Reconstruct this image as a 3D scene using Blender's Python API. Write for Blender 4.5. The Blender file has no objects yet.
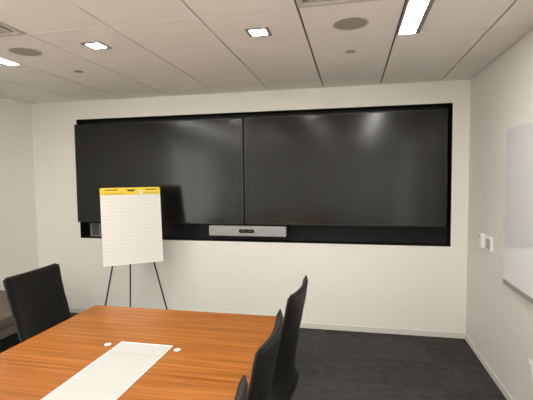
import bpy, bmesh, math, random
from mathutils import Vector, Matrix
random.seed(4)
S = bpy.context.scene
COL = S.collection
H = 2.738          # ceiling height
XL = -5.289        # left wall
YR = -7.9          # rear wall
PITCH = 0.6096     # ceiling grid

# ------------------------------------------------------------ materials
def new_mat(name, color=(.8, .8, .8), rough=.5, metal=0., spec=.5, coat=0., coat_rough=.1):
    m = bpy.data.materials.new(name); m.use_nodes = True
    b = m.node_tree.nodes['Principled BSDF']
    b.inputs['Base Color'].default_value = (*color, 1)
    b.inputs['Roughness'].default_value = rough
    b.inputs['Metallic'].default_value = metal
    b.inputs['Specular IOR Level'].default_value = spec
    b.inputs['Coat Weight'].default_value = coat
    b.inputs['Coat Roughness'].default_value = coat_rough
    return m
def nodes(m): return m.node_tree.nodes, m.node_tree.links, m.node_tree.nodes['Principled BSDF']
def noise_mat(name, c1, c2, scale=20, detail=4, rough=.6, stretch=(1, 1, 1), bump=0., bdist=.002, lo=.3, hi=.7, **k):
    m = new_mat(name, c1, rough, **k); N, L, b = nodes(m)
    tc = N.new('ShaderNodeTexCoord'); mp = N.new('ShaderNodeMapping'); mp.inputs['Scale'].default_value = stretch
    n = N.new('ShaderNodeTexNoise'); n.inputs['Scale'].default_value = scale; n.inputs['Detail'].default_value = detail
    r = N.new('ShaderNodeValToRGB')
    r.color_ramp.elements[0].position = lo; r.color_ramp.elements[0].color = (*c1, 1)
    r.color_ramp.elements[1].position = hi; r.color_ramp.elements[1].color = (*c2, 1)
    L.new(tc.outputs['Object'], mp.inputs[0]); L.new(mp.outputs[0], n.inputs[0]); L.new(n.outputs[0], r.inputs[0])
    L.new(r.outputs[0], b.inputs['Base Color'])
    if bump:
        bp = N.new('ShaderNodeBump'); bp.inputs['Strength'].default_value = bump; bp.inputs['Distance'].default_value = bdist
        L.new(n.outputs[0], bp.inputs['Height']); L.new(bp.outputs[0], b.inputs['Normal'])
    return m
def emit_mat(name, color, strength):
    m = new_mat(name, color, .5); b = m.node_tree.nodes['Principled BSDF']
    b.inputs['Emission Color'].default_value = (*color, 1); b.inputs['Emission Strength'].default_value = strength
    return m

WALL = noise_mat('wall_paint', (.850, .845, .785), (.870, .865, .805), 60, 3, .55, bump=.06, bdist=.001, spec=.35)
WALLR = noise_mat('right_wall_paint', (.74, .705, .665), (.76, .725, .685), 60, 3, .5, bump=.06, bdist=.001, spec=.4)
TILE = noise_mat('ceiling_tile_fabric', (.90, .865, .82), (.93, .895, .85), 160, 4, .85, bump=.15, bdist=.001, spec=.2)
PLENUM = new_mat('ceiling_grid_grey', (.09, .075, .06), .7)
TRIM = new_mat('baseboard_paint', (.74, .72, .68), .4)
NICHE = new_mat('niche_black', (.006, .006, .007), .55, spec=.3)
BLACK = new_mat('black_plastic', (.012, .012, .013), .35)
BEZEL = new_mat('screen_bezel', (.006, .006, .007), .3)
SCREEN = new_mat('screen_glass', (.008, 0.008, .0065), .17, spec=.4)
BARCLOTH = noise_mat('video_bar_fabric', (.33, .33, .335), (.40, .40, .405), 400, 2, .8)
WHITEP = new_mat('white_plastic', (.86, .85, .82), .35)
GREYP = new_mat('grey_plastic', (.42, .41, .40), .4)
STEEL = new_mat('brushed_steel', (.55, .55, .55), .3, metal=1.)
CHROME = new_mat('polished_aluminium', (.7, .7, .71), .15, metal=1.)
DARKMET = new_mat('easel_black_metal', (.008, .008, .010), .4, spec=.4)
LEATHER = noise_mat('black_leather', (.005, .0048, .0043), (.008, .0078, .007), 220, 4, .48, bump=.2, bdist=.0008, spec=.24)
SEAM = new_mat('leather_piping', (.012, .012, .013), .35)
BOARD = new_mat('whiteboard_glass', (.70, .70, .71), .03, spec=.75)
SPEAKER = noise_mat('speaker_grille', (.36, .32, .29), (.42, .38, .345), 600, 2, .7)
YELLOW = new_mat('pad_header_yellow', (.82, .60, .03), .5)
SLOT = new_mat('pad_slot_dark', (.05, .03, .01), .6)
INK = new_mat('header_ink', (.22, .20, .12), .6)
PANELW = new_mat('table_panel_white', (.56, .565, .545), .3, spec=.4)
LENSR = new_mat('lens_ring_grey', (.07, .07, .07), .3)
SEAML = new_mat('panel_seam_grey', (.44, .44, .43), .5)
LENS = new_mat('lens_black', (.004, .004, .005), .08)
TAUPE = noise_mat('taupe_upholstery', (.105, .088, .068), (.155, .132, .105), 26, 4, .9, stretch=(.6, .6, 9), bump=.2)
VENTM = noise_mat('vent_enamel', (.60, .565, .53), (.62, .585, .55), 30, 2, .5)
LINER = new_mat('light_trim_grey', (.27, .25, .23), .5)

STRIPE = emit_mat('strip_diffuser', (1., .975, .915), 14.5)
DOWNE = emit_mat('downlight_diffuser', (1., .97, .90), 95)

# wood veneer, grain along X
def wood():
    m = new_mat('walnut_veneer', (.4, .2, .08), .36, spec=.25); N, L, b = nodes(m)
    tc = N.new('ShaderNodeTexCoord')
    mp = N.new('ShaderNodeMapping'); mp.inputs['Scale'].default_value = (.5, 19, 4)
    n1 = N.new('ShaderNodeTexNoise'); n1.inputs['Scale'].default_value = 2.3; n1.inputs['Detail'].default_value = 6; n1.inputs['Roughness'].default_value = .62; n1.inputs['Distortion'].default_value = .35
    mp2 = N.new('ShaderNodeMapping'); mp2.inputs['Scale'].default_value = (1.2, 60, 20)
    n2 = N.new('ShaderNodeTexNoise'); n2.inputs['Scale'].default_value = 3; n2.inputs['Detail'].default_value = 3
    mx = N.new('ShaderNodeMath'); mx.operation = 'MULTIPLY_ADD'; mx.inputs[1].default_value = .32
    r = N.new('ShaderNodeValToRGB'); e = r.color_ramp.elements
    e[0].position = .42; e[0].color = (.22, .068, .012, 1)
    e[1].position = .86; e[1].color = (.48, .19, .046, 1)
    k = r.color_ramp.elements.new(.60); k.color = (.32, .106, .019, 1)
    k = r.color_ramp.elements.new(.70); k.color = (.40, .144, .032, 1)
    L.new(tc.outputs['Object'], mp.inputs[0]); L.new(tc.outputs['Object'], mp2.inputs[0])
    L.new(mp.outputs[0], n1.inputs[0]); L.new(mp2.outputs[0], n2.inputs[0])
    L.new(n2.outputs[0], mx.inputs[0]); L.new(n1.outputs[0], mx.inputs[2]); L.new(mx.outputs[0], r.inputs[0])
    L.new(r.outputs[0], b.inputs['Base Color'])
    return m
WOOD = wood()

def carpet():
    m = new_mat('carpet_tile', (.04, .04, .04), .95, spec=.1); N, L, b = nodes(m)
    tc = N.new('ShaderNodeTexCoord')
    add = N.new('ShaderNodeVectorMath'); add.operation = 'ADD'; add.inputs[1].default_value = (.46 + 5.1, .65 + 10.2, 0)
    sc = N.new('ShaderNodeVectorMath'); sc.operation = 'SCALE'; sc.inputs['Scale'].default_value = 1 / .51
    fl = N.new('ShaderNodeVectorMath'); fl.operation = 'FLOOR'
    wn = N.new('ShaderNodeTexWhiteNoise'); wn.noise_dimensions = '2D'
    mp = N.new('ShaderNodeMapping'); mp.inputs['Scale'].default_value = (1, 2.2, 1)
    n1 = N.new('ShaderNodeTexNoise'); n1.inputs['Scale'].default_value = 9; n1.inputs['Detail'].default_value = 5
    n2 = N.new('ShaderNodeTexNoise'); n2.inputs['Scale'].default_value = 260; n2.inputs['Detail'].default_value = 2
    L.new(tc.outputs['Object'], add.inputs[0]); L.new(add.outputs[0], sc.inputs[0]); L.new(sc.outputs[0], fl.inputs[0]); L.new(fl.outputs[0], wn.inputs[0])
    L.new(tc.outputs['Object'], mp.inputs[0]); L.new(mp.outputs[0], n1.inputs[0]); L.new(tc.outputs['Object'], n2.inputs[0])
    a = N.new('ShaderNodeMath'); a.operation = 'MULTIPLY_ADD'; a.inputs[1].default_value = .2
    L.new(wn.outputs['Value'], a.inputs[0]); 
    c = N.new('ShaderNodeMath'); c.operation = 'MULTIPLY_ADD'; c.inputs[1].default_value = .75; c.inputs[2].default_value = .02
    L.new(n1.outputs[0], c.inputs[0]); L.new(c.outputs[0], a.inputs[2])
    d = N.new('ShaderNodeMath'); d.operation = 'MULTIPLY_ADD'; d.inputs[1].default_value = .35
    L.new(n2.outputs[0], d.inputs[0]); L.new(a.outputs[0], d.inputs[2])
    r = N.new('ShaderNodeValToRGB'); e = r.color_ramp.elements
    e[0].position = .3; e[0].color = (.030, .030, .030, 1); e[1].position = 1.; e[1].color = (.082, .080, .076, 1)
    L.new(d.outputs[0], r.inputs[0]); L.new(r.outputs[0], b.inputs['Base Color'])
    bp = N.new('ShaderNodeBump'); bp.inputs['Strength'].default_value = .6; bp.inputs['Distance'].default_value = .003
    L.new(n2.outputs[0], bp.inputs['Height']); L.new(bp.outputs[0], b.inputs['Normal'])
    return m
CARPET = carpet()

def paper():
    m = new_mat('ruled_paper', (.8, .78, .74), .7, spec=.2); N, L, b = nodes(m)
    tc = N.new('ShaderNodeTexCoord'); sx = N.new('ShaderNodeSeparateXYZ')
    mu = N.new('ShaderNodeMath'); mu.operation = 'MULTIPLY'; mu.inputs[1].default_value = 1 / .0381
    fr = N.new('ShaderNodeMath'); fr.operation = 'FRACT'
    lt = N.new('ShaderNodeMath'); lt.operation = 'LESS_THAN'; lt.inputs[1].default_value = .10
    mx = N.new('ShaderNodeMix'); mx.data_type = 'RGBA'
    mx.inputs[6].default_value = (.80, .775, .735, 1); mx.inputs[7].default_value = (.66, .655, .65, 1)
    L.new(tc.outputs['Object'], sx.inputs[0]); L.new(sx.outputs['Z'], mu.inputs[0]); L.new(mu.outputs[0], fr.inputs[0]); L.new(fr.outputs[0], lt.inputs[0])
    L.new(lt.outputs[0], mx.inputs[0]); L.new(mx.outputs[2], b.inputs['Base Color'])
    return m
PAPER = paper()

# ------------------------------------------------------------ geometry helpers
def box(bm, x0, x1, y0, y1, z0, z1, M=None, bev=0., seg=2):
    t = bmesh.new()
    bmesh.ops.create_cube(t, size=1)
    for v in t.verts:
        v.co = Vector((x0 + (v.co.x + .5) * (x1 - x0), y0 + (v.co.y + .5) * (y1 - y0), z0 + (v.co.z + .5) * (z1 - z0)))
    if bev: bmesh.ops.bevel(t, geom=list(t.edges), offset=bev, segments=seg, profile=.5, affect='EDGES')
    merge(bm, t, M)
def merge(bm, t, M=None):
    if M is not None: bmesh.ops.transform(t, matrix=M, verts=t.verts)
    me = bpy.data.meshes.new('tmp'); t.to_mesh(me); t.free(); bm.from_mesh(me); bpy.data.meshes.remove(me)
def rounded_slab(bm, x0, x1, y0, y1, z0, z1, r, bev=.002, seg=6, axis='Z'):
    """slab with rounded corners seen along axis Z, or along Y (then x,z outline, y thickness)"""
    t = bmesh.new(); pts = []
    if axis == 'Z': a0, a1, b0, b1, c0, c1 = x0, x1, y0, y1, z0, z1
    elif axis == 'Y': a0, a1, b0, b1, c0, c1 = x0, x1, z0, z1, y0, y1
    else: a0, a1, b0, b1, c0, c1 = y0, y1, z0, z1, x0, x1
    for cx, cy, s in ((a1 - r, b1 - r, 0), (a0 + r, b1 - r, 1), (a0 + r, b0 + r, 2), (a1 - r, b0 + r, 3)):
        for i in range(seg + 1):
            an = math.pi / 2 * (s + i / seg); pts.append((cx + r * math.cos(an), cy + r * math.sin(an)))
    def P(a, b, c): return (a, b, c) if axis == 'Z' else ((a, c, b) if axis == 'Y' else (c, a, b))
    lo = [t.verts.new(P(a, b, c0)) for a, b in pts]; hi = [t.verts.new(P(a, b, c1)) for a, b in pts]
    t.faces.new(lo[::-1]); t.faces.new(hi); n = len(pts)
    for i in range(n): t.faces.new((lo[i], lo[(i + 1) % n], hi[(i + 1) % n], hi[i]))
    bmesh.ops.recalc_face_normals(t, faces=t.faces)
    if bev:
        ed = [e for e in t.edges if len(e.link_faces) == 2 and e.calc_face_angle() > 1.2]
        bmesh.ops.bevel(t, geom=ed, offset=bev, segments=2, profile=.5, affect='EDGES')
    merge(bm, t)
def tube(bm, pts, r, seg=12, r2=None):
    pts = [Vector(p) for p in pts]; rings = []; n = len(pts)
    t = bmesh.new()
    for i, p in enumerate(pts):
        d = (pts[min(i + 1, n - 1)] - pts[max(i - 1, 0)]).normalized()
        a = d.orthogonal().normalized(); 
        b = d.cross(a); rr = r if r2 is None else r + (r2 - r) * i / (n - 1)
        rings.append([t.verts.new(p + a * rr * math.cos(2 * math.pi * k / seg) + b * rr * math.sin(2 * math.pi * k / seg)) for k in range(seg)])
    for i in range(n - 1):
        for k in range(seg): t.faces.new((rings[i][k], rings[i][(k + 1) % seg], rings[i + 1][(k + 1) % seg], rings[i + 1][k]))
    t.faces.new(rings[0][::-1]); t.faces.new(rings[-1])
    bmesh.ops.recalc_face_normals(t, faces=t.faces); merge(bm, t)
def lathe(bm, prof, seg=32, center=(0, 0, 0), M=None):
    t = bmesh.new(); rings = []
    for r, z in prof:
        if r < 1e-6: rings.append([t.verts.new((center[0], center[1], center[2] + z))])
        else: rings.append([t.verts.new((center[0] + r * math.cos(2 * math.pi * k / seg), center[1] + r * math.sin(2 * math.pi * k / seg), center[2] + z)) for k in range(seg)])
    for a, b in zip(rings, rings[1:]):
        for k in range(seg):
            k2 = (k + 1) % seg
            if len(a) == 1 and len(b) == 1: continue
            if len(a) == 1: t.faces.new((a[0], b[k2], b[k]))
            elif len(b) == 1: t.faces.new((a[k], a[k2], b[0]))
            else: t.faces.new((a[k], a[k2], b[k2], b[k]))
    for e in (rings[0], rings[-1]):
        if len(e) > 1: t.faces.new(e)
    bmesh.ops.recalc_face_normals(t, faces=t.faces); merge(bm, t, M)
def obj(name, bm, mat, parent=None, smooth=False, loc=None, angle=40):
    me = bpy.data.meshes.new(name); bm.to_mesh(me); bm.free(); me.materials.append(mat)
    if smooth:
        me.shade_smooth()
        try: me.set_sharp_from_angle(angle=math.radians(angle))
        except Exception: pass
    o = bpy.data.objects.new(name, me); COL.objects.link(o)
    if parent is not None: o.parent = parent
    if loc is not None: o.location = loc
    return o
def B(): return bmesh.new()
def thing(name, label, cat, loc=(0, 0, 0), rotz=0., group=None):
    o = bpy.data.objects.new(name, None); COL.objects.link(o); o.empty_display_size = .1
    o.location = loc; o.rotation_euler = (0, 0, rotz); o['label'] = label; o['category'] = cat
    if group: o['group'] = group
    return o
def tag(o, label, cat, group=None):
    o['label'] = label; o['category'] = cat
    if group: o['group'] = group
    return o
def struct(name, bm, mat, parent=None, **k):
    o = obj(name, bm, mat, parent, **k); o['kind'] = 'structure'; return o
def dup(root, loc, rotz, label, group=None):
    r = root.copy(); COL.objects.link(r); r.location = loc; r.rotation_euler = (0, 0, rotz); r['label'] = label
    if group: r['group'] = group
    for ch in list(root.children):
        c = ch.copy(); COL.objects.link(c); c.parent = r
        for g in list(ch.children):
            d = g.copy(); COL.objects.link(d); d.parent = c
    return r

# ------------------------------------------------------------ room shell
bm = B(); box(bm, XL - .1, .1, YR - .1, .35, -.1, 0); struct('floor', bm, CARPET)
RX0, RX1, RZ0, RZ1, RD = -4.635, -.166, .991, 2.508, .16
bm = B()
HB = H + .1
box(bm, XL - .1, RX0, 0, .25, 0, HB); box(bm, RX1, .1, 0, .25, 0, HB)
box(bm, RX0, RX1, 0, .25, 0, RZ0); box(bm, RX0, RX1, 0, .25, RZ1, HB)
struct('wall_front', bm, WALL)
bm = B()   # black lining of the wall niche
T = .004
box(bm, RX0, RX1, RD, RD + .03, RZ0, RZ1)
box(bm, RX0, RX0 + T, .001, RD, RZ0, RZ1); box(bm, RX1 - T, RX1, .001, RD, RZ0, RZ1)
box(bm, RX0, RX1, .001, RD, RZ0, RZ0 + T); box(bm, RX0, RX1, .001, RD, RZ1 - T, RZ1)
struct('trim_1', bm, NICHE)
WY0, WY1, WZ0, WZ1 = -7.6, -4.3, .35, 2.6     # unseen openings added in both side walls, to brighten the ceiling
bm = B(); box(bm, XL - .1, XL, WY1, 0, 0, HB); box(bm, XL - .1, XL, YR, WY0, 0, HB)
box(bm, XL - .1, XL, WY0, WY1, 0, WZ0); box(bm, XL - .1, XL, WY0, WY1, WZ1, HB)
struct('wall_left', bm, WALL)
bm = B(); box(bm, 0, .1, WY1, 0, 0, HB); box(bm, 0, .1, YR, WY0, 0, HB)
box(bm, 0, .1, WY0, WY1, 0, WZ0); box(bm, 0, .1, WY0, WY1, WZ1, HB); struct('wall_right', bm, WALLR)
bm = B(); box(bm, XL - .1, .1, YR - .1, YR, 0, HB); struct('wall_rear', bm, WALL)
for nm, wx, sg in (('added_window_1', XL, -1), ('added_window_2', 0., 1)):  # added windows behind the viewpoint, letting in fill light
    xa, xb = sorted((wx + sg * .08, wx + sg * .02)); bm = B()
    for k in range(4):
        y = WY0 + (WY1 - WY0) * k / 3; box(bm, xa, xb, y - .025, y + .025, WZ0, WZ1)
    box(bm, xa, xb, WY0, WY1, WZ0, WZ0 + .04); box(bm, xa, xb, WY0, WY1, WZ1 - .04, WZ1)
    wn = struct(nm, bm, BLACK)
    pd = bpy.data.lights.new(nm + '_portal', 'AREA'); pd.shape = 'RECTANGLE'; pd.size = WZ1 - WZ0; pd.size_y = WY1 - WY0
    po = bpy.data.objects.new(nm + '_portal', pd); COL.objects.link(po); po.location = (wx + sg * .11, (WY0 + WY1) / 2, (WZ0 + WZ1) / 2); po.rotation_euler = (0, sg * math.pi / 2, 0)
    pd.cycles.is_portal = True
def baseboard(name, x0, x1, y0, y1):
    bm = B(); box(bm, x0, x1, y0, y1, 0, .062, bev=.003); struct(name, bm, TRIM)
baseboard('baseboard_front', XL, 0, -.012, 0)
baseboard('baseboard_right', -.012, 0, YR, -.012)
baseboard('baseboard_left', XL, XL + .012, YR, -.012)
baseboard('baseboard_rear', XL + .012, -.012, YR, YR + .012)

# ceiling: fabric tiles with an open reveal along the depth and hairline joints across
bm = B()
gx = [0.] + [-.2891 - PITCH * k for k in range(9)]
gx = [x for x in gx if x > XL] + [XL]
gy = [0.] + [-1.5908 + PITCH * k for k in (2, 1, 0)] + [-1.5908 - PITCH * k for k in range(1, 12)]
gy = [y for y in gy if y > YR] + [YR]
vents = [(-1.508, -.899), (-3.947, -3.337)]
for i in range(len(gx) - 1):
    for j in range(len(gy) - 1):
        xa, xb = gx[i + 1], gx[i]; ya, yb = gy[j + 1], gy[j]
        if any(abs(xa - v[0]) < .02 for v in vents) and abs(yb + 2.2004) < .02: continue
        ga = .0075 if i < len(gx) - 2 else .004
        gb = .0075 if i > 0 else .008
        g = lambda y: .0042 if -2.3 < y < -1.5 else .0022
        box(bm, xa + ga, xb - gb, ya + g(ya), yb - g(yb), H, H + .018)
ceil = struct('ceiling', bm, TILE)
bm = B(); box(bm, XL, 0, YR, 0, H + .016, H + .06); struct('trim_2', bm, PLENUM)

# ------------------------------------------------------------ ceiling fittings
def strip(x0, label, flip=False):
    w = .148; y1 = -1.5925; y0 = y1 - 8 * PITCH
    t = thing('strip_light', label, 'ceiling light', (x0, y1, H), group='linear ceiling lights')
    a, b = (.012, .118) if not flip else (w - .118, w - .012)
    bm = B(); z0 = -.004
    box(bm, 0, a, y0 - y1, 0, z0, .0, bev=.0008); box(bm, b, w, y0 - y1, 0, z0, .0, bev=.0008)
    box(bm, a, b, y0 - y1, y0 - y1 + .012, z0, .0)
    box(bm, a, b, -.004, 0, z0, .0)
    obj('light_frame', bm, LINER, t)
    bm = B(); box(bm, a, b, y0 - y1 + .012, -.004, -.0025, -.0005); obj('diffuser', bm, STRIPE, t)
strip(-.892, 'long linear ceiling light running back from above the right screen')
strip(-3.955 - .148, 'long linear ceiling light at the left, only its tip in view', True)

def downlight(x, y, label):
    t = thing('downlight', label, 'ceiling light', (x, y, H), group='square recessed downlights')
    bm = B(); o, i = .078, .053
    for a in (-1, 1):
        box(bm, a * i if a > 0 else -o, o if a > 0 else -i, -o, o, -.005, 0); box(bm, -i, i, i if a > 0 else -o, o if a > 0 else -i, -.005, 0)
    obj('light_frame', bm, LINER, t)
    bm = B(); box(bm, -i, i, -i, i, -.003, -.0005); obj('diffuser', bm, DOWNE, t)
    return t
d0 = downlight(-3.04, -1.880, 'small square recessed downlight above the flip chart side of the ceiling')
dup(d0, (-1.815, -1.868, H), 0, 'small square recessed downlight left of the round speaker, near the screen divide')
for yy in (-4.33, -6.76):
    for xx in (-3.04, -1.815):
        dup(d0, (xx, yy, H), 0, 'square recessed downlight over the table behind the viewpoint')

def speaker(x, y, label):
    t = thing('ceiling_speaker', label, 'speaker', (x, y, H), group='round ceiling speakers')
    bm = B(); lathe(bm, [(.104, -.0005), (.104, -.006), (.114, -.006), (.116, -.0005)], 48); obj('rim', bm, VENTM, t, smooth=True)
    bm = B(); lathe(bm, [(0, -.006), (.06, -.0055), (.1035, -.0035), (.1035, -.0005)], 48); obj('grille', bm, SPEAKER, t, smooth=True)
speaker(-3.643, -1.886, 'round grey ceiling speaker at the left beside the strip light tip')
speaker(-1.207, -1.884, 'round grey ceiling speaker between right downlight and linear light')
def sensor(x, y, label):
    t = thing('ceiling_sensor', label, 'sensor', (x, y, H), group='small ceiling sensors')
    bm = B(); lathe(bm, [(.040, -.0005), (.040, -.004), (.033, -.006), (.033, -.0005)], 32); obj('rim', bm, SPEAKER, t, smooth=True)
    bm = B(); lathe(bm, [(0, -.009), (.015, -.008), (.0325, -.004), (.0325, -.0005)], 32); obj('cap', bm, SPEAKER, t, smooth=True)
sensor(-3.641, -1.273, 'small round ceiling disc at the left, above the left screen')
sensor(-1.209, -1.274, 'small round ceiling disc above the right screen')
def vent(x0, x1, label):
    y1 = -2.2004; y0 = y1 - PITCH; cx, cy = (x0 + x1) / 2, (y0 + y1) / 2; h = (x1 - x0) / 2 - .006
    t = thing('air_vent', label, 'air vent', (cx, cy, H), group='square ceiling air diffusers')
    def ring(bm, o, i, z0, z1):
        box(bm, -o, -i, -o, o, z0, z1); box(bm, i, o, -o, o, z0, z1); box(bm, -i, i, -o, -i, z0, z1); box(bm, -i, i, i, o, z0, z1)
    bm = B(); ring(bm, h, h - .028, -.005, .012); obj('vent_frame', bm, VENTM, t)
    bm = B(); box(bm, -h, h, -h, h, .012, .0155); obj('backing', bm, LINER, t)
    for o in (.235, .185, .135):
        bm = B(); ring(bm, o, o - .028, -.001, .004)
        obj('louvre', bm, VENTM, t)
    bm = B(); rounded_slab(bm, -.09, .09, -.09, .09, -.003, .003, .012, 0); obj('centre_plate', bm, VENTM, t)
    for s in (-1, 1):
        bm = B(); box(bm, s * .2 - .004, s * .2 + .004, -h + .02, h - .02, .004, .0118); obj('support_bar', bm, VENTM, t)
vent(-1.508, -.899, 'square ceiling air vent cut off by the top edge above the right speaker')
vent(-3.947, -3.337, 'square ceiling air vent at the far left top corner')

# ------------------------------------------------------------ wall displays
def display(x0, x1, z0, z1, label):
    t = thing('wall_display', label, 'screen', ((x0 + x1) / 2, -.045, z0), group='large wall screens')
    w = (x1 - x0) / 2; h = z1 - z0; bz = .014
    bm = B(); box(bm, -w + .01, w - .01, .012, .06, .01, h - .01, bev=.004); box(bm, -w * .6, w * .6, .06, .10, h * .2, h * .8, bev=.004)
    obj('housing', bm, BLACK, t)
    bm = B()
    box(bm, -w, -w + bz, 0, .014, 0, h); box(bm, w - bz, w, 0, .014, 0, h)
    box(bm, -w + bz, w - bz, 0, .014, 0, bz); box(bm, -w + bz, w - bz, 0, .014, h - bz, h)
    obj('bezel', bm, BEZEL, t)
    bm = B(); box(bm, -w + bz, w - bz, .002, .012, bz, h - bz); obj('screen', bm, SCREEN, t)
    for s in (-1, 1):
        bm = B(); box(bm, s * w * .4 - .05, s * w * .4 + .05, .10, .16 + .045, h * .25, h * .75); obj('mounting_bracket', bm, BLACK, t)
    return t
display(-4.634, -2.434, 1.203, 2.440, 'large dark wall screen on the left, behind the flip chart')
display(-2.418, -.222, 1.205, 2.442, 'large dark wall screen on the right, nothing in front of it')

t = thing('video_bar', 'long grey conference camera bar in the niche under the two screens', 'camera bar', (-2.399, -.05, 1.066))
bm = B(); rounded_slab(bm, -.464, .464, 0, .085, 0, .117, .012, .004, axis='Y'); obj('housing', bm, GREYP, t, smooth=True)
bm = B(); rounded_slab(bm, -.455, .455, -.004, .002, .008, .109, .008, .001, axis='Y'); obj('fabric_grille', bm, BARCLOTH, t)
bm = B(); rounded_slab(bm, -.094, .092, -.008, -.003, .037, .081, .0215, .001, axis='Y'); ln = obj('lens_window', bm, LENS, t); ln['label'] = 'glossy black pill-shaped camera window'
for x in (-.062, -.035, .03, .055):
    bm = B(); lathe(bm, [(.007, 0), (.007, .002), (.0, .003)], 16, M=Matrix.Translation((x, -.008, .060)) @ Matrix.Rotation(math.pi / 2, 4, 'X'))
    obj('lens', bm, LENSR, ln)
bm = B(); box(bm, -.12, .12, .085, .207, .03, .09); obj('mounting_bracket', bm, BLACK, t)

# cable panel low in the niche behind the pad
t = thing('connection_panel', 'grey slatted connection panel low in the niche, half behind the flip chart', 'panel', (-4.355, .155, .997))
bm = B(); W, HH = .23, .165
box(bm, -W, W, -.02, 0, 0, .008); box(bm, -W, W, -.02, 0, HH - .008, HH); box(bm, -W, -W + .012, -.02, 0, .008, HH - .008); box(bm, W - .012, W, -.02, 0, .008, HH - .008)
obj('panel_frame', bm, GREYP, t)
bm = B()
for k in range(5): box(bm, -W + .012, W - .012, -.016, -.008, .020 + k * .028, .032 + k * .028)
o = obj('slats', bm, new_mat('slat_grey', (.30, .30, .30), .5), t)
bm = B(); box(bm, -.10, -.09, -.019, -.002, .008, HH - .008); obj('divider', bm, GREYP, t)

# ------------------------------------------------------------ flip chart on easel
YAW, TILT = .645, .125
t = thing('easel', 'black metal tripod easel holding the flip chart pad', 'easel', (-3.595, -.523, 0), YAW)
ct, st = math.cos(TILT), math.sin(TILT)
def pl(a, b, off=0.):   # point in the pad plane, b down from the top, off behind it (local easel axes)
    return Vector((a, -b * st + off * ct, 1.654 - b * ct - off * st))
bend = 1.64 / ct
for s in (-1, 1):
    bm = B(); tube(bm, [pl(s * .045, .03, .035), pl(s * .392, bend, .035)], .0085, 12); lg = obj('leg', bm, DARKMET, t, smooth=True)
    bm = B(); e = pl(s * .392, bend, .035); tube(bm, [Vector((e.x, e.y, .04)), Vector((e.x, e.y, 0))], .011, 12, .013); obj('rubber_foot', bm, BLACK, lg, smooth=True)
bm = B(); a = pl(0, .05, .05); e = Vector((0, .45, .012)); tube(bm, [a, e], .0085, 12); lg = obj('leg', bm, DARKMET, t, smooth=True)
bm = B(); tube(bm, [Vector((0, .445, .04)), Vector((0, .45, 0))], .011, 12, .013); obj('rubber_foot', bm, BLACK, lg, smooth=True)
bm = B(); box(bm, -.07, .07, -.012, .012, -.03, .03, M=Matrix.Translation(pl(0, .05, .042)) @ Matrix.Rotation(-TILT, 4, 'X'), bev=.004); obj('head_bracket', bm, DARKMET, t)
bm = B(); tube(bm, [pl(-.21, .76, .033), pl(.21, .76, .033)], .007, 10); obj('cross_bar', bm, DARKMET, t, smooth=True)

pad = thing('flip_chart_pad', 'white ruled flip chart pad with yellow header, standing on the easel', 'flip chart', (-3.595, -.523, 1.654), YAW)
PM = Matrix.Rotation(-TILT, 4, 'X')
Wp, Hp = .3175, .84
hd = .080
def padobj(name, bm, mat, parent=pad, **k):
    bmesh.ops.transform(bm, matrix=PM, verts=bm.verts); return obj(name, bm, mat, parent, **k)
# sheets : slightly wavy stack, hanging down from the header
def sheet_stack(th0, th1, zt, zb, w, wav):
    bm = B(); nx, nz = 12, 30; F = []; K = []
    for j in range(nz + 1):
        z = zt + (zb - zt) * j / nz; f = []; k = []
        for i in range(nx + 1):
            x = -w + 2 * w * i / nx; dy = wav * math.sin(9 * z + 1.3 * x * 4) * (j / nz) ** 1.5 + (-.006 * max(0, j / nz - .86) * 7)
            f.append(bm.verts.new((x, th0 + dy, z))); k.append(bm.verts.new((x, th1 + dy, z)))
        F.append(f); K.append(k)
    for j in range(nz):
        for i in range(nx):
            bm.faces.new((F[j][i], F[j + 1][i], F[j + 1][i + 1], F[j][i + 1])); bm.faces.new((K[j][i], K[j][i + 1], K[j + 1][i + 1], K[j + 1][i]))
        bm.faces.new((F[j][0], K[j][0], K[j + 1][0], F[j + 1][0])); bm.faces.new((F[j][nx], F[j + 1][nx], K[j + 1][nx], K[j][nx]))
    for i in range(nx):
        bm.faces.new((F[0][i], F[0][i + 1], K[0][i + 1], K[0][i])); bm.faces.new((F[nz][i], K[nz][i], K[nz][i + 1], F[nz][i + 1]))
    bmesh.ops.recalc_face_normals(bm, faces=bm.faces); return bm
padobj('paper_sheets', sheet_stack(-.004, .007, -hd + .006, -Hp, Wp - .001, .0015), PAPER, smooth=True)
bm = B(); box(bm, -Wp, Wp, .008, .012, -Hp + .004, -.004); padobj('backing_board', bm, new_mat('cardboard_grey', (.25, .22, .18), .8))
bm = B(); rounded_slab(bm, -Wp, Wp, -.009, .012, -hd, 0, .014, .001, axis='Y'); hdr = padobj('header', bm, YELLOW); hdr['label'] = 'yellow printed header strip'
for xa, xb in ((-.270, -.132), (.152, .275)):
    bm = B(); rounded_slab(bm, xa, xb, -.0100, -.0088, -.030, -.020, .0045, 0, axis='Y'); padobj('slot', bm, SLOT, hdr)
bm = B(); rounded_slab(bm, -.048, .052, -.0100, -.0088, -.030, -.022, .0035, 0, axis='Y'); rounded_slab(bm, -.034, .038, -.0101, -.0088, -.042, -.026, .007, 0, axis='Y')
padobj('carry_handle_slot', bm, SLOT, hdr)
bm = B(); rounded_slab(bm, .085, .128, -.0099, -.0088, -.074, -.036, .016, 0, axis='Y'); padobj('oval_patch', bm, PAPER, hdr)  # plain pale oval on the header
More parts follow.
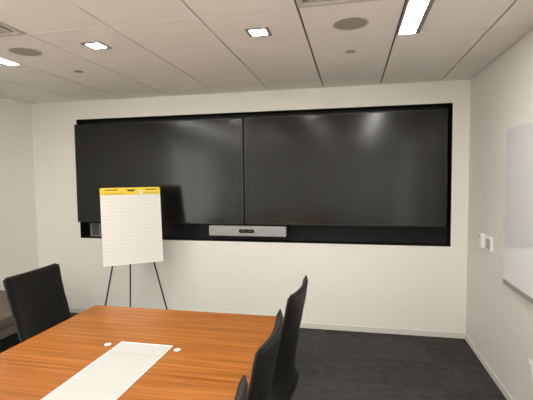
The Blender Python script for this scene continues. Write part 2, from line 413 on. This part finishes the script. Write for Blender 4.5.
def text(body, size, x, z, mat, name, parent):
    c = bpy.data.curves.new(name, 'FONT'); c.body = body; c.size = size; c.extrude = .0004; c.align_x = 'LEFT'
    o = bpy.data.objects.new('tmp_text', c); COL.objects.link(o)
    bpy.context.view_layer.update(); dg = bpy.context.evaluated_depsgraph_get()
    me = bpy.data.meshes.new_from_object(o.evaluated_get(dg)); bpy.data.objects.remove(o)
    b = B(); b.from_mesh(me); bpy.data.meshes.remove(me)
    bmesh.ops.transform(b, matrix=Matrix.Translation((x, -.0095, z)) @ Matrix.Rotation(math.pi / 2, 4, 'X'), verts=b.verts)
    return padobj(name, b, mat, parent)
text('Post-it', .026, -.283, -.071, INK, 'lettering', hdr)
for k, (xa, xb) in enumerate(((-.205, -.15), (-.14, -.08), (.16, .20), (.206, .236), (.242, .288))):
    bm = B(); box(bm, xa, xb, -.0097, -.0088, -.0665, -.0605)
    padobj('fine_print', bm, INK, hdr)

# ------------------------------------------------------------ conference table
TX0, TX1, TY1, TY0, TZ = -3.217, -1.657, -1.744, -5.50, .74
t = thing('conference_table', 'long orange-brown wood veneer conference table in the foreground', 'table', ((TX0 + TX1) / 2, (TY0 + TY1) / 2, 0))
cy = (TY0 + TY1) / 2; hx = (TX1 - TX0) / 2; hy = (TY1 - TY0) / 2
PX = .172; PO = .007; py1 = -2.370 - cy; py0 = -4.87 - cy
bm = B()  # top with an opening for the centre panel
box(bm, -hx, -PX + PO, -hy, hy, TZ - .035, TZ); box(bm, PX + PO, hx, -hy, hy, TZ - .035, TZ)
box(bm, -PX + PO, PX + PO, py1, hy, TZ - .035, TZ); box(bm, -PX + PO, PX + PO, -hy, py0, TZ - .035, TZ)
bmesh.ops.remove_doubles(bm, verts=bm.verts, dist=1e-5)
obj('tabletop', bm, WOOD, t)
for s in (-1, 1):
    bm = B(); box(bm, -.22, .22, s * hy * .62 - .18, s * hy * .62 + .18, 0, TZ - .055, bev=.006); obj('pedestal', bm, WOOD, t)
    bm = B(); box(bm, -.34, .34, s * hy * .62 - .25, s * hy * .62 + .25, TZ - .055, TZ - .0355); obj('top_plate', bm, BLACK, t)
bm = B(); box(bm, -PX + PO, PX + PO, py0, py1, TZ - .030, TZ - .001)
pn = obj('centre_panel', bm, PANELW, t); pn['label'] = 'white inset panel with raised white rim'
bm = B(); r = .007; zz = TZ + .003
box(bm, PO - PX, PO - PX + r, py0, py1, TZ - .001, zz, bev=.001); box(bm, PO + PX - r, PO + PX, py0, py1, TZ - .001, zz, bev=.001); box(bm, PO - PX + r, PO + PX - r, py1 - r, py1, TZ - .001, zz, bev=.001)
obj('panel_rim', bm, WHITEP, pn)
bm = B(); box(bm, PO - PX + r, PO + PX - r, py1 - .148, py1 - .145, TZ - .0012, TZ - .0004); obj('panel_seam', bm, SEAML, pn)

def disc(x, y, label):
    bm = B(); lathe(bm, [(0, 0), (.021, 0), (.021, .002), (.018, .003), (0, .0033)], 32)
    o = obj('table_microphone', bm, WHITEP, loc=(x, y, TZ), smooth=True); tag(o, label, 'microphone', 'white discs beside the table panel')
disc(-2.664, -2.423, 'small round white disc on the table left of the white panel')
disc(-2.209, -2.418, 'small round white disc on the table right of the white panel')

# ------------------------------------------------------------ chairs (facing local +X)
def lerp(tab, z):
    if z >= tab[0][0]: return tab[0][1]
    for (a, xa), (b, xb) in zip(tab, tab[1:]):
        if z >= b:
            k = (a - z) / (a - b); k = k * k * (3 - 2 * k) * .35 + k * .65; return xa + (xb - xa) * k
    return tab[-1][1]
EDGE = [(1.08, -.270), (.98, -.250), (.86, -.222), (.76, -.192), (.70, -.180), (.64, -.155), (.55, -.130), (.47, -.150), (.40, -.20)]
MID = [(1.08, -.294), (.98, -.284), (.86, -.262), (.76, -.242), (.66, -.227), (.56, -.214), (.47, -.216), (.40, -.222)]
def make_chair(label):
    t = thing('office_chair', label, 'chair', group='black leather conference chairs')
    HW = .262
    # backrest shell : curved grid, thick, rounded rim
    bm = B(); nu, nv = 18, 30; Fr, Bk = [], []
    for j in range(nv + 1):
        v = j / nv; f = []; b = []
        for i in range(nu + 1):
            u = -1 + 2 * i / nu
            topz = 1.08 - .012 * (1 - abs(u) ** 2) - .014 * max(0, (abs(u) - .9) / .1) ** 2
            z = topz + (.40 - topz) * v
            w = HW * (1 - .05 * math.sin(math.pi * min(1, v * 1.0)) )
            k = abs(u) ** 2.2
            x = lerp(MID, z) * (1 - k) + lerp(EDGE, z) * k
            rim = max(0, 1 - ((abs(u)) ** 12)) ** .5 * (1 - (1 - min(1, v / .05)) ** 2) ** .5
            th = .005 + .0135 * rim
            n = .55 * u
            f.append(bm.verts.new((x + th, u * w, z))); b.append(bm.verts.new((x - th, u * w, z)))
        Fr.append(f); Bk.append(b)
    for j in range(nv):
        for i in range(nu):
            bm.faces.new((Fr[j][i], Fr[j + 1][i], Fr[j + 1][i + 1], Fr[j][i + 1])); bm.faces.new((Bk[j][i], Bk[j][i + 1], Bk[j + 1][i + 1], Bk[j + 1][i]))
        bm.faces.new((Fr[j][0], Bk[j][0], Bk[j + 1][0], Fr[j + 1][0])); bm.faces.new((Fr[j][nu], Fr[j + 1][nu], Bk[j + 1][nu], Bk[j][nu]))
    for i in range(nu):
        bm.faces.new((Fr[0][i], Fr[0][i + 1], Bk[0][i + 1], Bk[0][i])); bm.faces.new((Fr[nv][i], Bk[nv][i], Bk[nv][i + 1], Fr[nv][i + 1]))
    bmesh.ops.recalc_face_normals(bm, faces=bm.faces)
    rimpts = [Vector((Fr[j][0].co + Bk[j][0].co) / 2) for j in range(nv - 2, -1, -1)] + [Vector((Fr[0][i].co + Bk[0][i].co) / 2) for i in range(1, nu)] + [Vector((Fr[j][nu].co + Bk[j][nu].co) / 2) for j in range(nv - 1)]
    bk = obj('backrest', bm, LEATHER, t, smooth=True, angle=70)
    bm = B(); tube(bm, rimpts, .0062, 8); obj('piping', bm, SEAM, bk, smooth=True)
    # seat cushion
    bm = B(); nx, ny = 16, 12; top, bot = [], []
    for i in range(nx + 1):
        s = i / nx; x = -.225 + .475 * s; a = []; b = []
        for j in range(ny + 1):
            u = -1 + 2 * j / ny
            ex = 1 - max(0, abs(2 * s - 1) ** 6); ey = 1 - abs(u) ** 6
            e = (max(0, ex) * max(0, ey)) ** .4
            w = .25 * (1 - .10 * abs(2 * s - 1) ** 4)
            zc = .430 - .012 * math.sin(math.pi * s) * (1 - u * u) - .025 * max(0, s - .75) / .25 * (s - .5)
            a.append(bm.verts.new((x, u * w, zc + .032 * e))); b.append(bm.verts.new((x, u * w, zc - .026 * e)))
        top.append(a); bot.append(b)
    for i in range(nx):
        for j in range(ny):
            bm.faces.new((top[i][j], top[i + 1][j], top[i + 1][j + 1], top[i][j + 1])); bm.faces.new((bot[i][j], bot[i][j + 1], bot[i + 1][j + 1], bot[i + 1][j]))
    bmesh.ops.remove_doubles(bm, verts=bm.verts, dist=1e-5)
    bmesh.ops.recalc_face_normals(bm, faces=bm.faces)
    obj('seat', bm, LEATHER, t, smooth=True, angle=80)
    bm = B(); box(bm, -.12, .12, -.09, .09, .375, .412, bev=.008); obj('tilt_mechanism', bm, BLACK, t)
    bm = B(); lathe(bm, [(.028, .09), (.028, .24), (.019, .245), (.019, .38)], 24); obj('gas_column', bm, CHROME, t, smooth=True)
    bm = B(); lathe(bm, [(.036, .07), (.04, .085), (.036, .12), (.028, .125)], 24); obj('hub', bm, CHROME, t, smooth=True)
    for k in range(5):
        a = math.radians(36 + 72 * k); M = Matrix.Rotation(a, 4, 'Z')
        bm = B(); tt = bmesh.new()
        prof = [(.025, .117, .072, .022), (.12, .104, .072, .018), (.26, .082, .064, .013), (.285, .078, .064, .012)]
        rr = [[tt.verts.new((x, -w, zb)), tt.verts.new((x, w, zb)), tt.verts.new((x, w * .75, zt)), tt.verts.new((x, -w * .75, zt))] for x, zt, zb, w in prof]
        for p, q in zip(rr, rr[1:]):
            for m in range(4): tt.faces.new((p[m], p[(m + 1) % 4], q[(m + 1) % 4], q[m]))
        tt.faces.new(rr[0]); tt.faces.new(rr[-1]); bmesh.ops.recalc_face_normals(tt, faces=tt.faces)
        merge(bm, tt, M); lg = obj('leg', bm, CHROME, t)
        bm = B()
        for s in (-1, 1):
            lathe(bm, [(0, -.008), (.024, -.008), (.027, -.004), (.027, .004), (.024, .008), (0, .008)], 20, M=M @ Matrix.Translation((.27, s * .014, .027)) @ Matrix.Rotation(math.pi / 2, 4, 'X'))
        tube(bm, [M @ Vector((.27, -.014, .027)), M @ Vector((.27, .014, .027))], .006, 8)
        tube(bm, [M @ Vector((.27, 0, .03)), M @ Vector((.27, 0, .066))], .006, 8)
        obj('caster', bm, BLACK, lg, smooth=True)
    return t
c0 = make_chair('black leather chair at the left side of the table, front of backrest visible')
c0.scale = (1, 1, 1.008); c0.location = (-3.228, -2.07, 0); c0.rotation_euler = (0, 0, 0)
dup(c0, (-1.790, -2.115, 0), math.pi - .075, 'black leather chair farthest along the right side of the table, tallest in view')
dup(c0, (-1.824, -2.855, 0), math.pi, 'black leather chair in the middle on the right side of the table')
dup(c0, (-1.826, -3.548, 0), math.pi, 'black leather chair nearest the viewer on the right side, only its top corner in frame')

# ------------------------------------------------------------ lounge bench
t = thing('lounge_bench', 'low taupe upholstered bench by the left wall, behind the left chair', 'bench', (-4.85, -1.32, 0))
bm = B(); box(bm, -.425, .425, -.70, .70, .34, .45, bev=.018, seg=3); obj('seat_cushion', bm, TAUPE, t, smooth=True)
bm = B(); box(bm, -.42, .42, -.695, .695, .25, .337, bev=.008); obj('base', bm, TAUPE, t)
for sx in (-1, 1):
    for sy in (-1, 1):
        bm = B(); tube(bm, [(sx * .36, sy * .62, .25), (sx * .36, sy * .62, 0)], .02, 12, .014); obj('leg', bm, BLACK, t, smooth=True)

# ------------------------------------------------------------ right wall fittings
t = thing('whiteboard', 'glossy white glass board on the right wall, cut by the frame edge', 'whiteboard', (0, -2.20, .93))
bm = B(); rounded_slab(bm, -.036, -.022, -1.04, 1.04, .012, 1.17, .006, .002, axis='X'); obj('glass_panel', bm, BOARD, t)
bm = B(); box(bm, -.022, 0, -1.00, 1.00, .04, 1.14); obj('backing', bm, GREYP, t)
bm = B(); box(bm, -.040, 0, -1.04, 1.04, -.022, .011, bev=.003); o = obj('lower_strip', bm, LINER, t); o['label'] = 'grey strip along the bottom edge'  # plain grey strip below the glass panel

t = thing('wall_thermostat', 'narrow white wall box with dark spot, nearer the corner', 'thermostat', (0, -.53, 1.142))
bm = B(); rounded_slab(bm, -.030, 0, -.04, .04, -.066, .066, .008, .003, axis='X'); obj('housing', bm, WHITEP, t, smooth=True)
bm = B(); lathe(bm, [(0, 0), (.009, 0), (.008, .002), (0, .003)], 20, M=Matrix.Translation((-.030, .022, .038)) @ Matrix.Rotation(-math.pi / 2, 4, 'Y')); o = obj('sensor_window', bm, BLACK, t); o['label'] = 'dark sensor spot'
t = thing('light_switch', 'white two-button light switch plate on the right wall beside the thermostat', 'light switch', (0, -.725, 1.145))
bm = B(); rounded_slab(bm, -.018, 0, -.066, .066, -.066, .066, .008, .003, axis='X'); obj('wall_plate', bm, WHITEP, t, smooth=True)
for s in (-1, 1):
    bm = B(); box(bm, -.023, -.0182, s * .029 - .022, s * .029 + .022, -.045, .045, bev=.0015); obj('rocker', bm, GREYP, t)  # grey colour paints in the shade on the switch's front face
for s in (-1, 1):
    bm = B(); lathe(bm, [(0, 0), (.003, 0), (.0025, .001), (0, .0012)], 12, M=Matrix.Translation((-.018, s * .029, .055)) @ Matrix.Rotation(-math.pi / 2, 4, 'Y')); obj('screw', bm, STEEL, t)
t = thing('wall_outlet', 'white duplex power outlet low on the right wall at the frame edge', 'outlet', (0, -1.605, .432))
bm = B(); rounded_slab(bm, -.006, 0, -.037, .037, -.058, .058, .006, .002, axis='X'); obj('wall_plate', bm, WHITEP, t, smooth=True)
for s in (-1, 1):
    bm = B(); rounded_slab(bm, -.009, -.006, -.017, .017, s * .021 - .0145, s * .021 + .0145, .008, .001, axis='X'); sk = obj('socket', bm, WHITEP, t)
    bm = B(); z = s * .021
    box(bm, -.0095, -.0088, -.0085, -.0060, z - .002, z + .008); box(bm, -.0095, -.0088, .0060, .0085, z - .002, z + .007); box(bm, -.0095, -.0088, -.0022, .0022, z - .010, z - .006)
    obj('slot', bm, BLACK, sk)

# ------------------------------------------------------------ world, camera, view
w = bpy.data.worlds.new('world'); S.world = w; w.use_nodes = True
w.node_tree.nodes['Background'].inputs[0].default_value = (1, .985, .92, 1); w.node_tree.nodes['Background'].inputs[1].default_value = 1.9
cd = bpy.data.cameras.new('camera'); cam = bpy.data.objects.new('camera', cd); COL.objects.link(cam)
r = Vector((.9783591, .20662891, -.01086132)); u = Vector((-.0015354, .05974032, .99821277)); f = Vector((-.20690848, .97659387, -.05876475))
M = Matrix((r, u, -f)).transposed().to_4x4(); M.translation = Vector((-1.19359, -4.60583, 1.76394)); cam.matrix_world = M
cd.sensor_fit = 'HORIZONTAL'; cd.sensor_width = 36; cd.lens = 405.6067 * 36 / 533; cd.clip_start = .02
S.camera = cam
S.view_settings.view_transform = 'Standard'; S.view_settings.look = 'None'; S.view_settings.gamma = 1; S.view_settings.use_curve_mapping = False
S.view_settings.exposure = 1.35
